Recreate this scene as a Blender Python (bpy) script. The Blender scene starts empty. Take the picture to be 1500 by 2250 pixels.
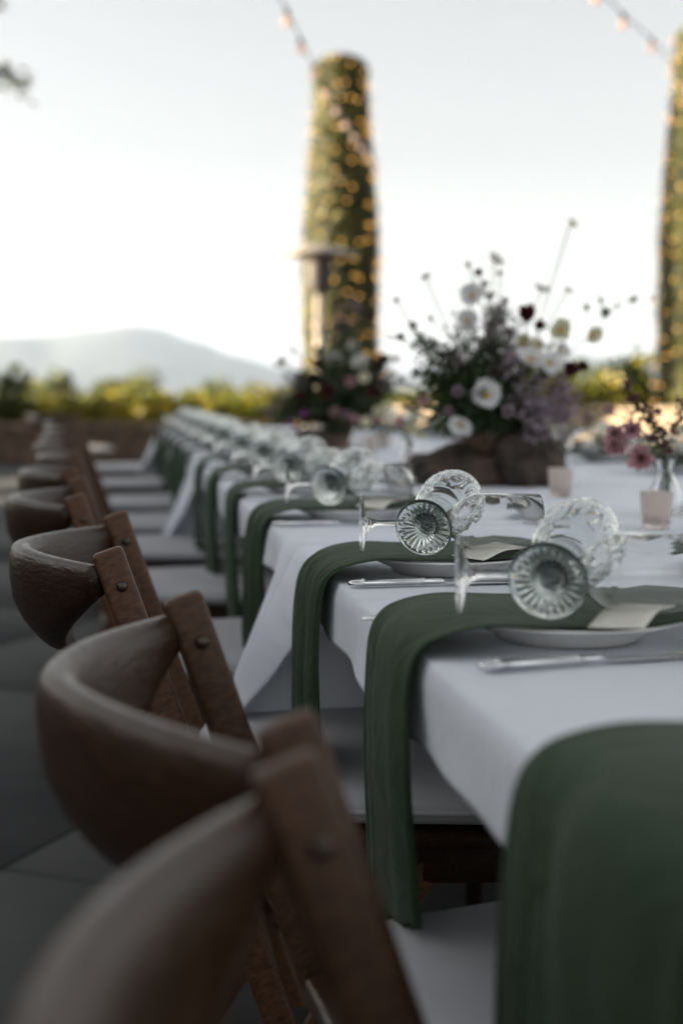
import bpy, bmesh, math, random
from mathutils import Vector, Matrix, Euler, noise
R = math.radians
PI = math.pi
random.seed(7)
sc = bpy.context.scene
col = sc.collection

# ------------------------------------------------------------------ camera
CAM = Vector((0, 0, 0.985)); YAW = R(9.0); PITCH = R(4.88); FPX = 3125.0
cd = bpy.data.cameras.new('camera'); cam = bpy.data.objects.new('camera', cd); col.objects.link(cam)
cam.location = CAM; cam.rotation_euler = (R(90) - PITCH, 0, -YAW)
cd.sensor_fit = 'VERTICAL'; cd.sensor_height = 36; cd.lens = 50
cd.clip_start = 0.02; cd.clip_end = 30000
cd.dof.use_dof = True; cd.dof.focus_distance = 1.64; cd.dof.aperture_fstop = 2.9
sc.camera = cam
_F = Vector((math.sin(YAW)*math.cos(PITCH), math.cos(YAW)*math.cos(PITCH), -math.sin(PITCH)))
_R = Vector((math.cos(YAW), -math.sin(YAW), 0)); _U = _R.cross(_F)
def ray(px, py): return _F + _R*((px-750)/FPX) + _U*((1125-py)/FPX)
def at(px, py, d): return CAM + ray(px, py)*d                 # point at depth d
def atz(px, py, z):
    r = ray(px, py); return CAM + r*((z-CAM.z)/r.z)           # point on a level plane

# ------------------------------------------------------------------ light
SUN_EL = R(8); SUN_AZ = R(-78)        # azimuth from +Y, negative = to the left
sun_dir = Vector((math.sin(SUN_AZ)*math.cos(SUN_EL), math.cos(SUN_AZ)*math.cos(SUN_EL), math.sin(SUN_EL)))
w = bpy.data.worlds.new('World'); sc.world = w; w.use_nodes = True
nt = w.node_tree; nt.nodes.clear()
sky = nt.nodes.new('ShaderNodeTexSky'); sky.sky_type = 'NISHITA'; sky.sun_disc = False
sky.sun_elevation = SUN_EL; sky.sun_rotation = SUN_AZ
sky.altitude = 100; sky.air_density = 1.0; sky.dust_density = 1.5; sky.ozone_density = 1.0
hs = nt.nodes.new('ShaderNodeHueSaturation'); hs.inputs['Saturation'].default_value = 0.17
bg = nt.nodes.new('ShaderNodeBackground'); bg.inputs[1].default_value = 0.05
wo = nt.nodes.new('ShaderNodeOutputWorld')
wb = nt.nodes.new('ShaderNodeMix'); wb.data_type = 'RGBA'; wb.blend_type = 'MULTIPLY'; wb.inputs[0].default_value = 1; wb.inputs[7].default_value = (1.02, 1.0, .975, 1)   # white balance of the daylight
nt.links.new(sky.outputs[0], hs.inputs['Color']); nt.links.new(hs.outputs[0], wb.inputs[6]); nt.links.new(wb.outputs[2], bg.inputs[0]); nt.links.new(bg.outputs[0], wo.inputs[0])
sl = bpy.data.lights.new('sun', 'SUN'); sl.energy = 5.0; sl.angle = R(0.6); sl.color = (1, .86, .62)
so = bpy.data.objects.new('sun', sl); col.objects.link(so)
so.rotation_euler = sun_dir.to_track_quat('Z', 'Y').to_euler()
vs = sc.view_settings
vs.view_transform = 'Standard'; vs.look = 'None'; vs.gamma = 1; vs.use_curve_mapping = False
vs.exposure = 2.7
cy = sc.cycles
cy.use_denoising = True; cy.use_adaptive_sampling = False
cy.max_bounces = 20; cy.transmission_bounces = 20; cy.transparent_max_bounces = 16
cy.diffuse_bounces = 4; cy.glossy_bounces = 6; cy.volume_bounces = 0
cy.blur_glossy = 0.6; cy.sample_clamp_indirect = 6

# ------------------------------------------------------------------ materials
MATS = {}
def mat(name):
    m = bpy.data.materials.new(name); m.use_nodes = True
    MATS[name] = m
    n = m.node_tree.nodes; return m, n, m.node_tree.links, n['Principled BSDF']
def noisy(name, c1, c2, scale=8, rough=.6, detail=6, bump=0, bscale=None, spec=.5, stretch=None, sheen=0, coords='Object', pos=(.35, .65)):
    m, n, l, b = mat(name)
    tc = n.new('ShaderNodeTexCoord'); mp = n.new('ShaderNodeMapping'); l.new(tc.outputs[coords], mp.inputs[0])
    if stretch: mp.inputs['Scale'].default_value = stretch
    nz = n.new('ShaderNodeTexNoise'); nz.inputs['Scale'].default_value = scale; nz.inputs['Detail'].default_value = detail
    l.new(mp.outputs[0], nz.inputs['Vector'])
    cr = n.new('ShaderNodeValToRGB'); cr.color_ramp.elements[0].position = pos[0]; cr.color_ramp.elements[1].position = pos[1]
    cr.color_ramp.elements[0].color = (*c1, 1); cr.color_ramp.elements[1].color = (*c2, 1)
    l.new(nz.outputs[0], cr.inputs[0]); l.new(cr.outputs[0], b.inputs['Base Color'])
    b.inputs['Roughness'].default_value = rough; b.inputs['Specular IOR Level'].default_value = spec
    if sheen: b.inputs['Sheen Weight'].default_value = sheen; b.inputs['Sheen Roughness'].default_value = .5
    if bump:
        n2 = n.new('ShaderNodeTexNoise'); n2.inputs['Scale'].default_value = bscale or scale*4; n2.inputs['Detail'].default_value = 4
        l.new(mp.outputs[0], n2.inputs['Vector'])
        bp = n.new('ShaderNodeBump'); bp.inputs['Strength'].default_value = 1; bp.inputs['Distance'].default_value = bump
        l.new(n2.outputs[0], bp.inputs['Height']); l.new(bp.outputs[0], b.inputs['Normal'])
    return m
def leafy(name, c1, c2, trans=.4, scale=3, rough=.5):
    m, n, l, b = mat(name)
    tc = n.new('ShaderNodeTexCoord'); nz = n.new('ShaderNodeTexNoise'); nz.inputs['Scale'].default_value = scale; nz.inputs['Detail'].default_value = 3
    l.new(tc.outputs['Object'], nz.inputs['Vector'])
    cr = n.new('ShaderNodeValToRGB'); cr.color_ramp.elements[0].position = .35; cr.color_ramp.elements[1].position = .65
    cr.color_ramp.elements[0].color = (*c1, 1); cr.color_ramp.elements[1].color = (*c2, 1)
    l.new(nz.outputs[0], cr.inputs[0]); l.new(cr.outputs[0], b.inputs['Base Color'])
    b.inputs['Roughness'].default_value = rough
    tr = n.new('ShaderNodeBsdfTranslucent'); l.new(cr.outputs[0], tr.inputs[0])
    mx = n.new('ShaderNodeMixShader'); mx.inputs[0].default_value = trans
    l.new(b.outputs[0], mx.inputs[1]); l.new(tr.outputs[0], mx.inputs[2])
    l.new(mx.outputs[0], n['Material Output'].inputs[0])
    return m
def fabric(name, c1, c2, weave=1400, bump=.0002, sheen=.2, rough=.85, fold=0, fscale=5.5):
    m, n, l, b = mat(name)
    tc = n.new('ShaderNodeTexCoord')
    nz = n.new('ShaderNodeTexNoise'); nz.inputs['Scale'].default_value = 6; nz.inputs['Detail'].default_value = 5
    l.new(tc.outputs['Object'], nz.inputs['Vector'])
    cr = n.new('ShaderNodeValToRGB'); cr.color_ramp.elements[0].position = .3; cr.color_ramp.elements[1].position = .7
    cr.color_ramp.elements[0].color = (*c1, 1); cr.color_ramp.elements[1].color = (*c2, 1)
    l.new(nz.outputs[0], cr.inputs[0]); l.new(cr.outputs[0], b.inputs['Base Color'])
    b.inputs['Roughness'].default_value = rough; b.inputs['Sheen Weight'].default_value = sheen; b.inputs['Specular IOR Level'].default_value = .2
    wv = n.new('ShaderNodeTexNoise'); wv.inputs['Scale'].default_value = weave; wv.inputs['Detail'].default_value = 2
    l.new(tc.outputs['Object'], wv.inputs['Vector'])
    bp = n.new('ShaderNodeBump'); bp.inputs['Distance'].default_value = bump; l.new(wv.outputs[0], bp.inputs['Height'])
    nrm = bp
    if fold:
        n3 = n.new('ShaderNodeTexNoise'); n3.inputs['Scale'].default_value = fscale; n3.inputs['Detail'].default_value = 3; n3.inputs['Distortion'].default_value = 1.2
        l.new(tc.outputs['Object'], n3.inputs['Vector'])
        b2 = n.new('ShaderNodeBump'); b2.inputs['Distance'].default_value = fold; l.new(n3.outputs[0], b2.inputs['Height'])
        l.new(b2.outputs[0], bp.inputs['Normal'])
    l.new(nrm.outputs[0], b.inputs['Normal'])
    return m
def wood(name, c1, c2, c3, rough=.45):
    m, n, l, b = mat(name)
    tc = n.new('ShaderNodeTexCoord'); mp = n.new('ShaderNodeMapping'); mp.inputs['Scale'].default_value = (30, 7, 60)
    l.new(tc.outputs['Object'], mp.inputs[0])
    nz = n.new('ShaderNodeTexNoise'); nz.inputs['Scale'].default_value = 3; nz.inputs['Detail'].default_value = 8; nz.inputs['Distortion'].default_value = .6
    l.new(mp.outputs[0], nz.inputs['Vector'])
    cr = n.new('ShaderNodeValToRGB'); e = cr.color_ramp.elements; e[0].position = .3; e[1].position = .72
    e[0].color = (*c1, 1); e[1].color = (*c3, 1); x = e.new(.5); x.color = (*c2, 1)
    l.new(nz.outputs[0], cr.inputs[0])
    oi = n.new('ShaderNodeObjectInfo'); hv = n.new('ShaderNodeHueSaturation')
    mr = n.new('ShaderNodeMapRange'); mr.inputs[3].default_value = .8; mr.inputs[4].default_value = 1.2
    l.new(oi.outputs['Random'], mr.inputs[0]); l.new(mr.outputs[0], hv.inputs['Value']); l.new(cr.outputs[0], hv.inputs['Color'])
    l.new(hv.outputs[0], b.inputs['Base Color']); b.inputs['Roughness'].default_value = rough; b.inputs['Specular IOR Level'].default_value = .38
    bp = n.new('ShaderNodeBump'); bp.inputs['Distance'].default_value = .0012; l.new(nz.outputs[0], bp.inputs['Height']); l.new(bp.outputs[0], b.inputs['Normal'])
    rr = n.new('ShaderNodeMapRange'); rr.inputs[3].default_value = rough-.12; rr.inputs[4].default_value = rough+.2
    l.new(nz.outputs[0], rr.inputs[0]); l.new(rr.outputs[0], b.inputs['Roughness'])
    return m
def glass(name, colr=(1, 1, 1), rough=0.0, ior=1.5):
    m, n, l, b = mat(name)
    b.inputs['Base Color'].default_value = (*colr, 1); b.inputs['Transmission Weight'].default_value = 1
    b.inputs['Roughness'].default_value = rough; b.inputs['IOR'].default_value = ior
    return m
def metal(name, c, rough):
    m, n, l, b = mat(name); b.inputs['Base Color'].default_value = (*c, 1); b.inputs['Metallic'].default_value = 1; b.inputs['Roughness'].default_value = rough
    nz = n.new('ShaderNodeTexNoise'); nz.inputs['Scale'].default_value = 60; mr = n.new('ShaderNodeMapRange')
    mr.inputs[3].default_value = max(.02, rough-.06); mr.inputs[4].default_value = rough+.1
    l.new(nz.outputs[0], mr.inputs[0]); l.new(mr.outputs[0], b.inputs['Roughness']); return m
def glow(name, c, s):
    m, n, l, b = mat(name); b.inputs['Base Color'].default_value = (.14, .10, .07, 1)
    b.inputs['Emission Color'].default_value = (*c, 1); b.inputs['Emission Strength'].default_value = s; return m
def plain(name, c, rough=.6):
    return noisy(name, tuple(x*.8 for x in c), tuple(min(1, x*1.15) for x in c), 20, rough)

wood_m = wood('chair_wood', (.016, .0065, .0028), (.028, .012, .0055), (.045, .022, .011), .33)
post_m = wood('post_wood', (.045, .019, .008), (.078, .034, .015), (.115, .054, .026), .5)
linen = fabric('white_linen', (.74, .785, .87), (.80, .84, .91), 900, .0002, .15, .8, fold=.007)
def press_lines(m, period, amp):
    n, l = m.node_tree.nodes, m.node_tree.links; b = n['Principled BSDF']; old = b.inputs['Normal'].links[0].from_socket
    tc = n.new('ShaderNodeTexCoord'); prev = old
    for dr, per in (('X', period*.8), ('Y', period)):
        wv = n.new('ShaderNodeTexWave'); wv.wave_type = 'BANDS'; wv.bands_direction = dr; wv.inputs['Scale'].default_value = .314/per; wv.inputs['Distortion'].default_value = .12; wv.inputs['Detail Scale'].default_value = 3
        l.new(tc.outputs['Object'], wv.inputs['Vector'])
        cr = n.new('ShaderNodeValToRGB'); cr.color_ramp.elements[0].position = .9975; cr.color_ramp.elements[1].position = 1.0; l.new(wv.outputs['Fac'], cr.inputs[0])
        bp = n.new('ShaderNodeBump'); bp.inputs['Distance'].default_value = amp; l.new(cr.outputs[0], bp.inputs['Height']); l.new(prev, bp.inputs['Normal']); prev = bp.outputs[0]
    l.new(prev, b.inputs['Normal'])
press_lines(linen, .62, .002)
cushion_m = fabric('cushion_cloth', (.42, .43, .46), (.50, .51, .54), 500, .0004, .2, .9, fold=.003)
green = fabric('green_cotton', (.022, .043, .021), (.034, .061, .031), 800, .0006, .12, .9, fold=.006, fscale=17)
ceramic = noisy('white_glaze', (.78, .77, .76), (.83, .82, .80), 4, .18)
steel = metal('cutlery_steel', (.75, .75, .76), .14)
iron = metal('dark_bolt', (.10, .085, .07), .45)
clear = glass('clear_glass')
pressed = glass('pressed_glass', (.94, .97, .955))
_n, _l = pressed.node_tree.nodes, pressed.node_tree.links
_va = _n.new('ShaderNodeVolumeAbsorption'); _va.inputs[0].default_value = (.46, .50, .49, 1); _va.inputs[1].default_value = 70
_l.new(_va.outputs[0], _n['Material Output'].inputs['Volume'])
card_m = noisy('card_paper', (.70, .68, .62), (.78, .76, .70), 30, .8)
ink_m = plain('card_ink', (.32, .24, .14), .7)
rock_m = noisy('dark_rock', (.018, .014, .012), (.095, .066, .050), 9, .85, 8, .006, 26)
bowl_m = noisy('brown_clay', (.13, .075, .05), (.21, .13, .095), 14, .65, 6, .001, 60)
votive_m, n_, l_, b_ = mat('frosted_pink_glass')
b_.inputs['Base Color'].default_value = (.88, .80, .76, 1); b_.inputs['Transmission Weight'].default_value = .75; b_.inputs['Roughness'].default_value = .38
wax_m = plain('candle_wax', (.75, .70, .62), .5)
leaf_dark = leafy('dark_leaf', (.016, .034, .012), (.052, .080, .028), .3, 40)
leaf_mid = leafy('mid_leaf', (.035, .065, .022), (.075, .115, .04), .3, 40)
leaf_grape = leafy('vine_leaf', (.12, .14, .015), (.38, .28, .03), .5, 1.3)
leaf_shrub = leafy('shrub_leaf', (.03, .05, .018), (.10, .12, .03), .4, 1.5)
leaf_cyp = leafy('cypress_leaf', (.017, .025, .003), (.120, .112, .009), .10, 5)
leaf_olive = leafy('olive_leaf', (.05, .065, .04), (.10, .12, .075), .25, 5)
core_m = plain('cypress_core', (.02, .026, .010), .9)
petal_white = leafy('white_petal', (.70, .71, .72), (.82, .82, .82), .35, 30)
petal_cream = leafy('cream_petal', (.66, .66, .48), (.80, .78, .64), .35, 30)
petal_wine = leafy('burgundy_petal', (.045, .010, .014), (.12, .025, .032), .2, 40)
petal_pink = leafy('pink_petal', (.42, .22, .25), (.62, .40, .42), .35, 40)
petal_mauve = leafy('mauve_petal', (.22, .17, .21), (.46, .38, .44), .3, 50)
petal_purple = leafy('purple_petal', (.12, .03, .14), (.30, .10, .33), .3, 40)
pollen = plain('yellow_pollen', (.55, .33, .04), .8)
stem_m = plain('green_stem', (.06, .085, .03), .6)
brown_stem = plain('brown_stem', (.09, .06, .04), .7)
bark = noisy('bark', (.05, .038, .028), (.14, .11, .085), 14, .9, 8, .01, 40, stretch=(3, 3, .6))
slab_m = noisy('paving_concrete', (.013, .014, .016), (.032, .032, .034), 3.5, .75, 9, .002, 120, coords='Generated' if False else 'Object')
joint_m = plain('dark_joint', (.02, .02, .02), .95)
earth = noisy('dry_earth', (.10, .085, .05), (.19, .165, .09), .08, .95, 10)
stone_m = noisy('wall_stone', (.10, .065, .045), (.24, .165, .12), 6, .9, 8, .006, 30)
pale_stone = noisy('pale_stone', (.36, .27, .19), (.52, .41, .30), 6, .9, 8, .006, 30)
stucco = noisy('house_stucco', (.13, .10, .075), (.18, .14, .105), 2, .9, 8, .003, 60)  # dark brown, to cut bounce from the added unseen building
tile_m = noisy('roof_tile', (.20, .09, .05), (.36, .17, .10), 5, .8)
trim_m = plain('house_trim', (.30, .24, .18), .6)
pane_m = glass('window_pane', (.55, .6, .62), .02)
bulb_m = glow('fairy_bulb_glow', (1.0, .50, .11), 0.72)
lamp_m = glow('festoon_bulb_glow', (1.0, .62, .46), 0.105)
wire_m = plain('black_cable', (.015, .015, .015), .6)
heater_m = noisy('heater_paint', (.34, .29, .25), (.42, .36, .31), 6, .38)
burner_m = noisy('heater_burner', (.05, .04, .04), (.09, .075, .07), 20, .7)
mount_m = noisy('far_hill', (.022, .034, .032), (.05, .062, .055), .004, .95, 8)
tree_far = leafy('far_tree_leaf', (.05, .075, .03), (.17, .18, .05), .35, .6)

# ------------------------------------------------------------------ helpers
def mesh(name, verts, faces, m=None, smooth=True):
    me = bpy.data.meshes.new(name); me.from_pydata([tuple(v) for v in verts], [], faces); me.update()
    if m: me.materials.append(m)
    if smooth: me.polygons.foreach_set('use_smooth', [True]*len(me.polygons))
    return me
def obj(name, me, parent=None, loc=None, rot=None, scale=None, m=None):
    o = bpy.data.objects.new(name, me); col.objects.link(o)
    if parent: o.parent = parent
    if loc is not None: o.location = loc
    if rot is not None: o.rotation_euler = rot
    if scale is not None: o.scale = scale
    return o
def tag(o, label=None, cat=None, group=None, kind=None):
    if label: o['label'] = label
    if cat: o['category'] = cat
    if group: o['group'] = group
    if kind: o['kind'] = kind
    return o
def thing(name, label, cat, loc=(0, 0, 0), rz=0, group=None):
    o = bpy.data.objects.new(name, None); col.objects.link(o); o.empty_display_size = .05
    o.location = loc; o.rotation_euler = (0, 0, rz); return tag(o, label, cat, group)
def copy_tree(o, parent=None):
    c = o.copy(); col.objects.link(c); c.parent = parent
    for ch in list(o.children): copy_tree(ch, c)
    return c
class MB:
    def __init__(s): s.v = []; s.f = []
    def add(s, v, f):
        k = len(s.v); s.v += [tuple(x) for x in v]; s.f += [tuple(i+k for i in q) for q in f]
    def tube(s, pts, rad, n=8, cap=True):
        pts = [Vector(p) for p in pts]; N = len(pts)
        if not hasattr(rad, '__len__'): rad = [rad]*N
        up = Vector((0.13, .31, .94)); v = []
        for i, p in enumerate(pts):
            t = (pts[min(i+1, N-1)] - pts[max(i-1, 0)]).normalized()
            a = t.cross(up)
            if a.length < .05: a = t.cross(Vector((1, 0, 0)))
            a.normalize(); b = t.cross(a)
            for k in range(n):
                g = 2*PI*k/n; v.append(p + (a*math.cos(g) + b*math.sin(g))*rad[i])
        f = [(i*n+k, i*n+(k+1) % n, (i+1)*n+(k+1) % n, (i+1)*n+k) for i in range(N-1) for k in range(n)]
        if cap: f += [tuple(range(n))[::-1], tuple((N-1)*n+k for k in range(n))]
        s.add(v, f)
    def box(s, c, d, M=None):
        v = [Vector((x*d[0]/2, y*d[1]/2, z*d[2]/2)) for x in (-1, 1) for y in (-1, 1) for z in (-1, 1)]
        if M: v = [M @ q for q in v]
        v = [q + Vector(c) for q in v]
        s.add(v, [(0, 1, 3, 2), (4, 6, 7, 5), (0, 4, 5, 1), (2, 3, 7, 6), (0, 2, 6, 4), (1, 5, 7, 3)])
    def leaf(s, p, d, nrm, L, W, bend=.15):
        d = d.normalized(); sd = d.cross(nrm)
        if sd.length < 1e-3: sd = d.cross(Vector((.3, .5, .8)))
        sd.normalize(); up = sd.cross(d)
        a = p; b = p + d*L*.5 + sd*W*.5 - up*bend*W*.3; c = p + d*L - up*bend*L; e = p + d*L*.5 - sd*W*.5 - up*bend*W*.3; mid = p + d*L*.52
        s.add([a, b, c, e, mid], [(0, 1, 4), (1, 2, 4), (2, 3, 4), (3, 0, 4)])
    def me(s, name, m, smooth=True): return mesh(name, s.v, s.f, m, smooth)
def bevelled(name, dims, bev, m, seg=2, off=(0, 0, 0)):
    bm = bmesh.new(); bmesh.ops.create_cube(bm, size=1)
    for v in bm.verts: v.co = Vector((v.co.x*dims[0]+off[0], v.co.y*dims[1]+off[1], v.co.z*dims[2]+off[2]))
    bmesh.ops.bevel(bm, geom=list(bm.edges), offset=bev, segments=seg, profile=.5, affect='EDGES')
    me = bpy.data.meshes.new(name); bm.to_mesh(me); bm.free(); me.materials.append(m)
    me.polygons.foreach_set('use_smooth', [True]*len(me.polygons)); return me
def lathe(name, prof, m, n=48, disp=None, smooth=True):
    """prof: list of (r, z); first and last may lie on the axis. disp(i, ang, r, z) -> (r, z)"""
    v = []; f = []; rings = []
    for i, (r, z) in enumerate(prof):
        if r < 1e-6: rings.append([len(v)]); v.append((0, 0, z)); continue
        ring = []
        for k in range(n):
            a = 2*PI*k/n; rr, zz = disp(i, a, r, z) if disp else (r, z)
            ring.append(len(v)); v.append((rr*math.cos(a), rr*math.sin(a), zz))
        rings.append(ring)
    for A, B in zip(rings, rings[1:]):
        if len(A) == 1 and len(B) == 1: continue
        for k in range(n):
            k2 = (k+1) % n
            if len(A) == 1: f.append((A[0], B[k], B[k2]))
            elif len(B) == 1: f.append((A[k], B[0], A[k2]))
            else: f.append((A[k], B[k], B[k2], A[k2]))
    me = mesh(name, v, f, m, smooth)
    bm = bmesh.new(); bm.from_mesh(me); bmesh.ops.recalc_face_normals(bm, faces=bm.faces); bm.to_mesh(me); bm.free()
    return me
def grid(name, fn, nu, nv, m, thick=0):
    v = [fn(i/(nu-1), j/(nv-1)) for i in range(nu) for j in range(nv)]
    f = [(i*nv+j, (i+1)*nv+j, (i+1)*nv+j+1, i*nv+j+1) for i in range(nu-1) for j in range(nv-1)]
    me = mesh(name, v, f, m)
    if thick:
        bm = bmesh.new(); bm.from_mesh(me); bmesh.ops.recalc_face_normals(bm, faces=bm.faces)
        bmesh.ops.solidify(bm, geom=list(bm.faces), thickness=thick); bm.to_mesh(me); bm.free()
        me.polygons.foreach_set('use_smooth', [True]*len(me.polygons))
    return me
def smoothstep(a, b, x):
    t = max(0, min(1, (x-a)/(b-a))); return t*t*(3-2*t)
def spline(pts, n):
    pts = [Vector(p) for p in pts]; P = [2*pts[0]-pts[1]] + pts + [2*pts[-1]-pts[-2]]; out = []
    S = len(pts)-1
    for k in range(n):
        u = k/(n-1)*S; i = min(int(u), S-1); t = u-i
        a, b, c, d = P[i:i+4]
        out.append(.5*((2*b) + (c-a)*t + (2*a-5*b+4*c-d)*t*t + (3*b-a-3*c+d)*t**3))
    return out
def rnd(a, b): return random.uniform(a, b)
def rdir():
    while True:
        v = Vector((rnd(-1, 1), rnd(-1, 1), rnd(-1, 1)))
        if .05 < v.length < 1: return v.normalized()
ORD = ['zeroth', 'first', 'second', 'third', 'fourth', 'fifth', 'sixth', 'seventh', 'eighth', 'ninth', 'tenth', 'eleventh', 'twelfth', 'thirteenth', 'fourteenth', 'fifteenth', 'sixteenth']

# ------------------------------------------------------------------ setting: ground, terrace, hills
def ground():
    v = []; f = []; rad = [0, 4, 8, 12, 16, 20, 24, 30, 40, 55, 80, 120, 180, 300, 500, 900, 1600, 2800, 4500, 7000, 9000]; n = 72
    for i, r in enumerate(rad):
        for k in range(n):
            a = 2*PI*k/n
            z = -.12 - 14*smoothstep(26, 260, r) + (noise.noise(Vector((math.cos(a)*r*.02, math.sin(a)*r*.02, 3)))*min(3, r*.01) if r > 26 else 0)
            v.append((math.cos(a)*r, math.sin(a)*r+6, z))
    for i in range(len(rad)-1):
        for k in range(n): f.append((i*n+k, i*n+(k+1) % n, (i+1)*n+(k+1) % n, (i+1)*n+k))
    return mesh('ground', v, f, earth)
tag(obj('ground', ground()), kind='structure')
# terrace: base sheet and slabs with recessed joints, laid at an angle to the table
tm = MB(); tm.box((0, 7, -.062), (24, 30, .08))
terrace = tag(obj('terrace', tm.me('terrace', joint_m, False)), kind='structure')
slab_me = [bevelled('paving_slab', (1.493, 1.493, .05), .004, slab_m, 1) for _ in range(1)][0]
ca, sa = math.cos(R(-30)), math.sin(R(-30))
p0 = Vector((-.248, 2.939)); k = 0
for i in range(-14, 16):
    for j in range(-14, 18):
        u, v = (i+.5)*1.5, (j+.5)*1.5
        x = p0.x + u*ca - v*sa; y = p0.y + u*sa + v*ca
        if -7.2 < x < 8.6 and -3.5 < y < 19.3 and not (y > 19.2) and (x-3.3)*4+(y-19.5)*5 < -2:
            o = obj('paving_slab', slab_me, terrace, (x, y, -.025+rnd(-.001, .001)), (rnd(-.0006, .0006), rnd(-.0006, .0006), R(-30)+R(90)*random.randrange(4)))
# hills
def hills():
    D = 6200; prof = [(-2600, 700), (-1800, 740), (-1200, 690), (-700, 740), (-300, 748), (0, 737), (110, 731), (200, 717), (285, 706), (350, 711), (430, 742), (520, 778), (620, 806), (760, 822), (900, 818), (1100, 800), (1250, 775), (1400, 795), (1600, 770), (2000, 735), (2600, 765), (3400, 720), (4500, 760)]
    def hgt(px):
        for (a, ya), (b, yb) in zip(prof, prof[1:]):
            if a <= px <= b:
                t = (px-a)/(b-a); t = t*t*(3-2*t); return ya + (yb-ya)*t
        return 790
    v = []; f = []; nu, nv = 240, 14
    for i in range(nu):
        px = -2600 + 7100*i/(nu-1); ang = math.atan((px-750)/FPX) + YAW
        top = (858 - hgt(px))/FPX*D*.93
        for j in range(nv):
            t = j/(nv-1)                       # 0 = foot towards us, .7 = ridge, 1 = behind
            d = D - 1700 + 2400*t
            s = smoothstep(0, .7, t) if t < .7 else 1-.6*smoothstep(.7, 1, t)
            z = -15 + (top+15)*s*(1 + .0*t)
            z += noise.fractal(Vector((ang*18, t*5, 1)), 1, 2, 4)*28*s*(1 if t < .6 else .25)
            v.append((math.sin(ang)*d, math.cos(ang)*d, z))
    f = [(i*nv+j, (i+1)*nv+j, (i+1)*nv+j+1, i*nv+j+1) for i in range(nu-1) for j in range(nv-1)]
    return mesh('hills', v, f, mount_m)
tag(obj('hills', hills()), kind='structure')

# low stone walls
stone_mes = []
for s in range(6):
    bm = bmesh.new(); bmesh.ops.create_cube(bm, size=1); bmesh.ops.bevel(bm, geom=list(bm.edges), offset=.12, segments=1, affect='EDGES')
    for v in bm.verts: v.co += Vector((rnd(-.05, .05), rnd(-.06, .06), rnd(-.05, .05)))
    me = bpy.data.meshes.new('stone'); bm.to_mesh(me); bm.free(); me.materials.append(stone_m); stone_mes.append(me)
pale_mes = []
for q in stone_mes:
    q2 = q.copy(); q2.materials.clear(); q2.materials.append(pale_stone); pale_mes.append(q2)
def stone_wall(a, b, h, label, stone_mes=stone_mes):
    a, b = Vector(a), Vector(b); L = (b-a).length; d = (b-a)/L; rz = math.atan2(d.y, d.x)
    t = thing('stone_wall', label, 'wall', (a.x, a.y, 0), rz)
    cb = MB(); cb.box((L/2, 0, h/2-.08), (L, .24, h-.02)); obj('core', cb.me('core', joint_m, False), t)
    rows = round(h/.17); rh = h/rows
    for r in range(rows):
        x = -rnd(0, .2)
        while x < L:
            wd = rnd(.26, .46)
            obj('stone', random.choice(stone_mes), t, (x+wd/2, rnd(-.012, .012), (r+.5)*rh), (0, 0, 0), (wd-.012, .36, rh-.012))
            x += wd
    x = 0
    while x < L:
        wd = rnd(.5, .7); obj('coping_stone', random.choice(stone_mes), t, (x+wd/2, 0, h+.035), (0, 0, 0), (wd-.012, .44, .08)); x += wd
    return t
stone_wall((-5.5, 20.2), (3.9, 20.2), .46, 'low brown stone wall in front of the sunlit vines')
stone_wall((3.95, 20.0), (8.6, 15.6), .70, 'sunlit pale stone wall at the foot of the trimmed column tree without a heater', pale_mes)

# ------------------------------------------------------------------ vegetation
def leaf_cloud(n, fn, L, W, m, name, up=.3):
    mb = MB()
    for _ in range(n):
        p, out = fn(); d = (out*.6 + rdir() + Vector((0, 0, up))).normalized()
        s = rnd(.65, 1.25); mb.leaf(p, d, rdir(), L*s, W*s)
    return mb.me(name, m, False)
def cypress_mesh():
    H = 5.45; R0 = .50
    def rad(z):
        t = z/H
        if t > .955: return R0*.69*max(.03, 1-((t-.955)/.045)**3)**.5
        return R0*(1 - .31*smoothstep(.48, .97, t)) * (1-.06*(1-smoothstep(0, .1, t)))
    mb = MB()
    for _ in range(26000):
        z = H*random.random()**.95; a = rnd(0, 2*PI)
        lump = 1+.05*noise.noise(Vector((math.cos(a)*2.2, math.sin(a)*2.2, z*2.4)))
        r = rad(z)*lump*(1-.14*random.random()**2)
        p = Vector((math.cos(a)*r, math.sin(a)*r, z+.25)); out = Vector((math.cos(a), math.sin(a), 0))
        mb.leaf(p, out*.25+Vector((0, 0, 1))*.8+rdir()*.45, out+rdir()*.55, rnd(.05, .10), rnd(.018, .034))
    for _ in range(1800):
        a = rnd(0, 2*PI); q_ = math.sqrt(random.random()); r = R0*.66*q_; z = H*(.955+.04*(1-min(.999, q_)**6)**.5) - .02 + rnd(-.05, .05)
        mb.leaf(Vector((math.cos(a)*r, math.sin(a)*r, z+.2)), Vector((0, 0, 1))+rdir()*.7, rdir(), rnd(.05, .12), rnd(.02, .035))
    cr = mb.me('crown', leaf_cyp, False)
    prof = [(0, .3)]+[(rad(H*i/20)*.91, .25+H*i/20*.985) for i in range(20)]+[(0, .25+H*.98)]
    core = lathe('crown_core', prof, core_m, 24)
    return cr, core, rad, H
cyp_cr, cyp_core, cyp_rad, CH = cypress_mesh()
tk = MB(); tk.tube([(0, 0, -.1), (0, 0, .5)], [.12, .09], 10); cyp_tr = tk.me('trunk', bark)
bb = MB(); bb.tube([(0, 0, -.012), (0, 0, -.006), (0, 0, .006), (0, 0, .016), (0, 0, .022)], [.005, .010, .0125, .009, .003], 8); fairy_me = bb.me('bulb', bulb_m)
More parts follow.
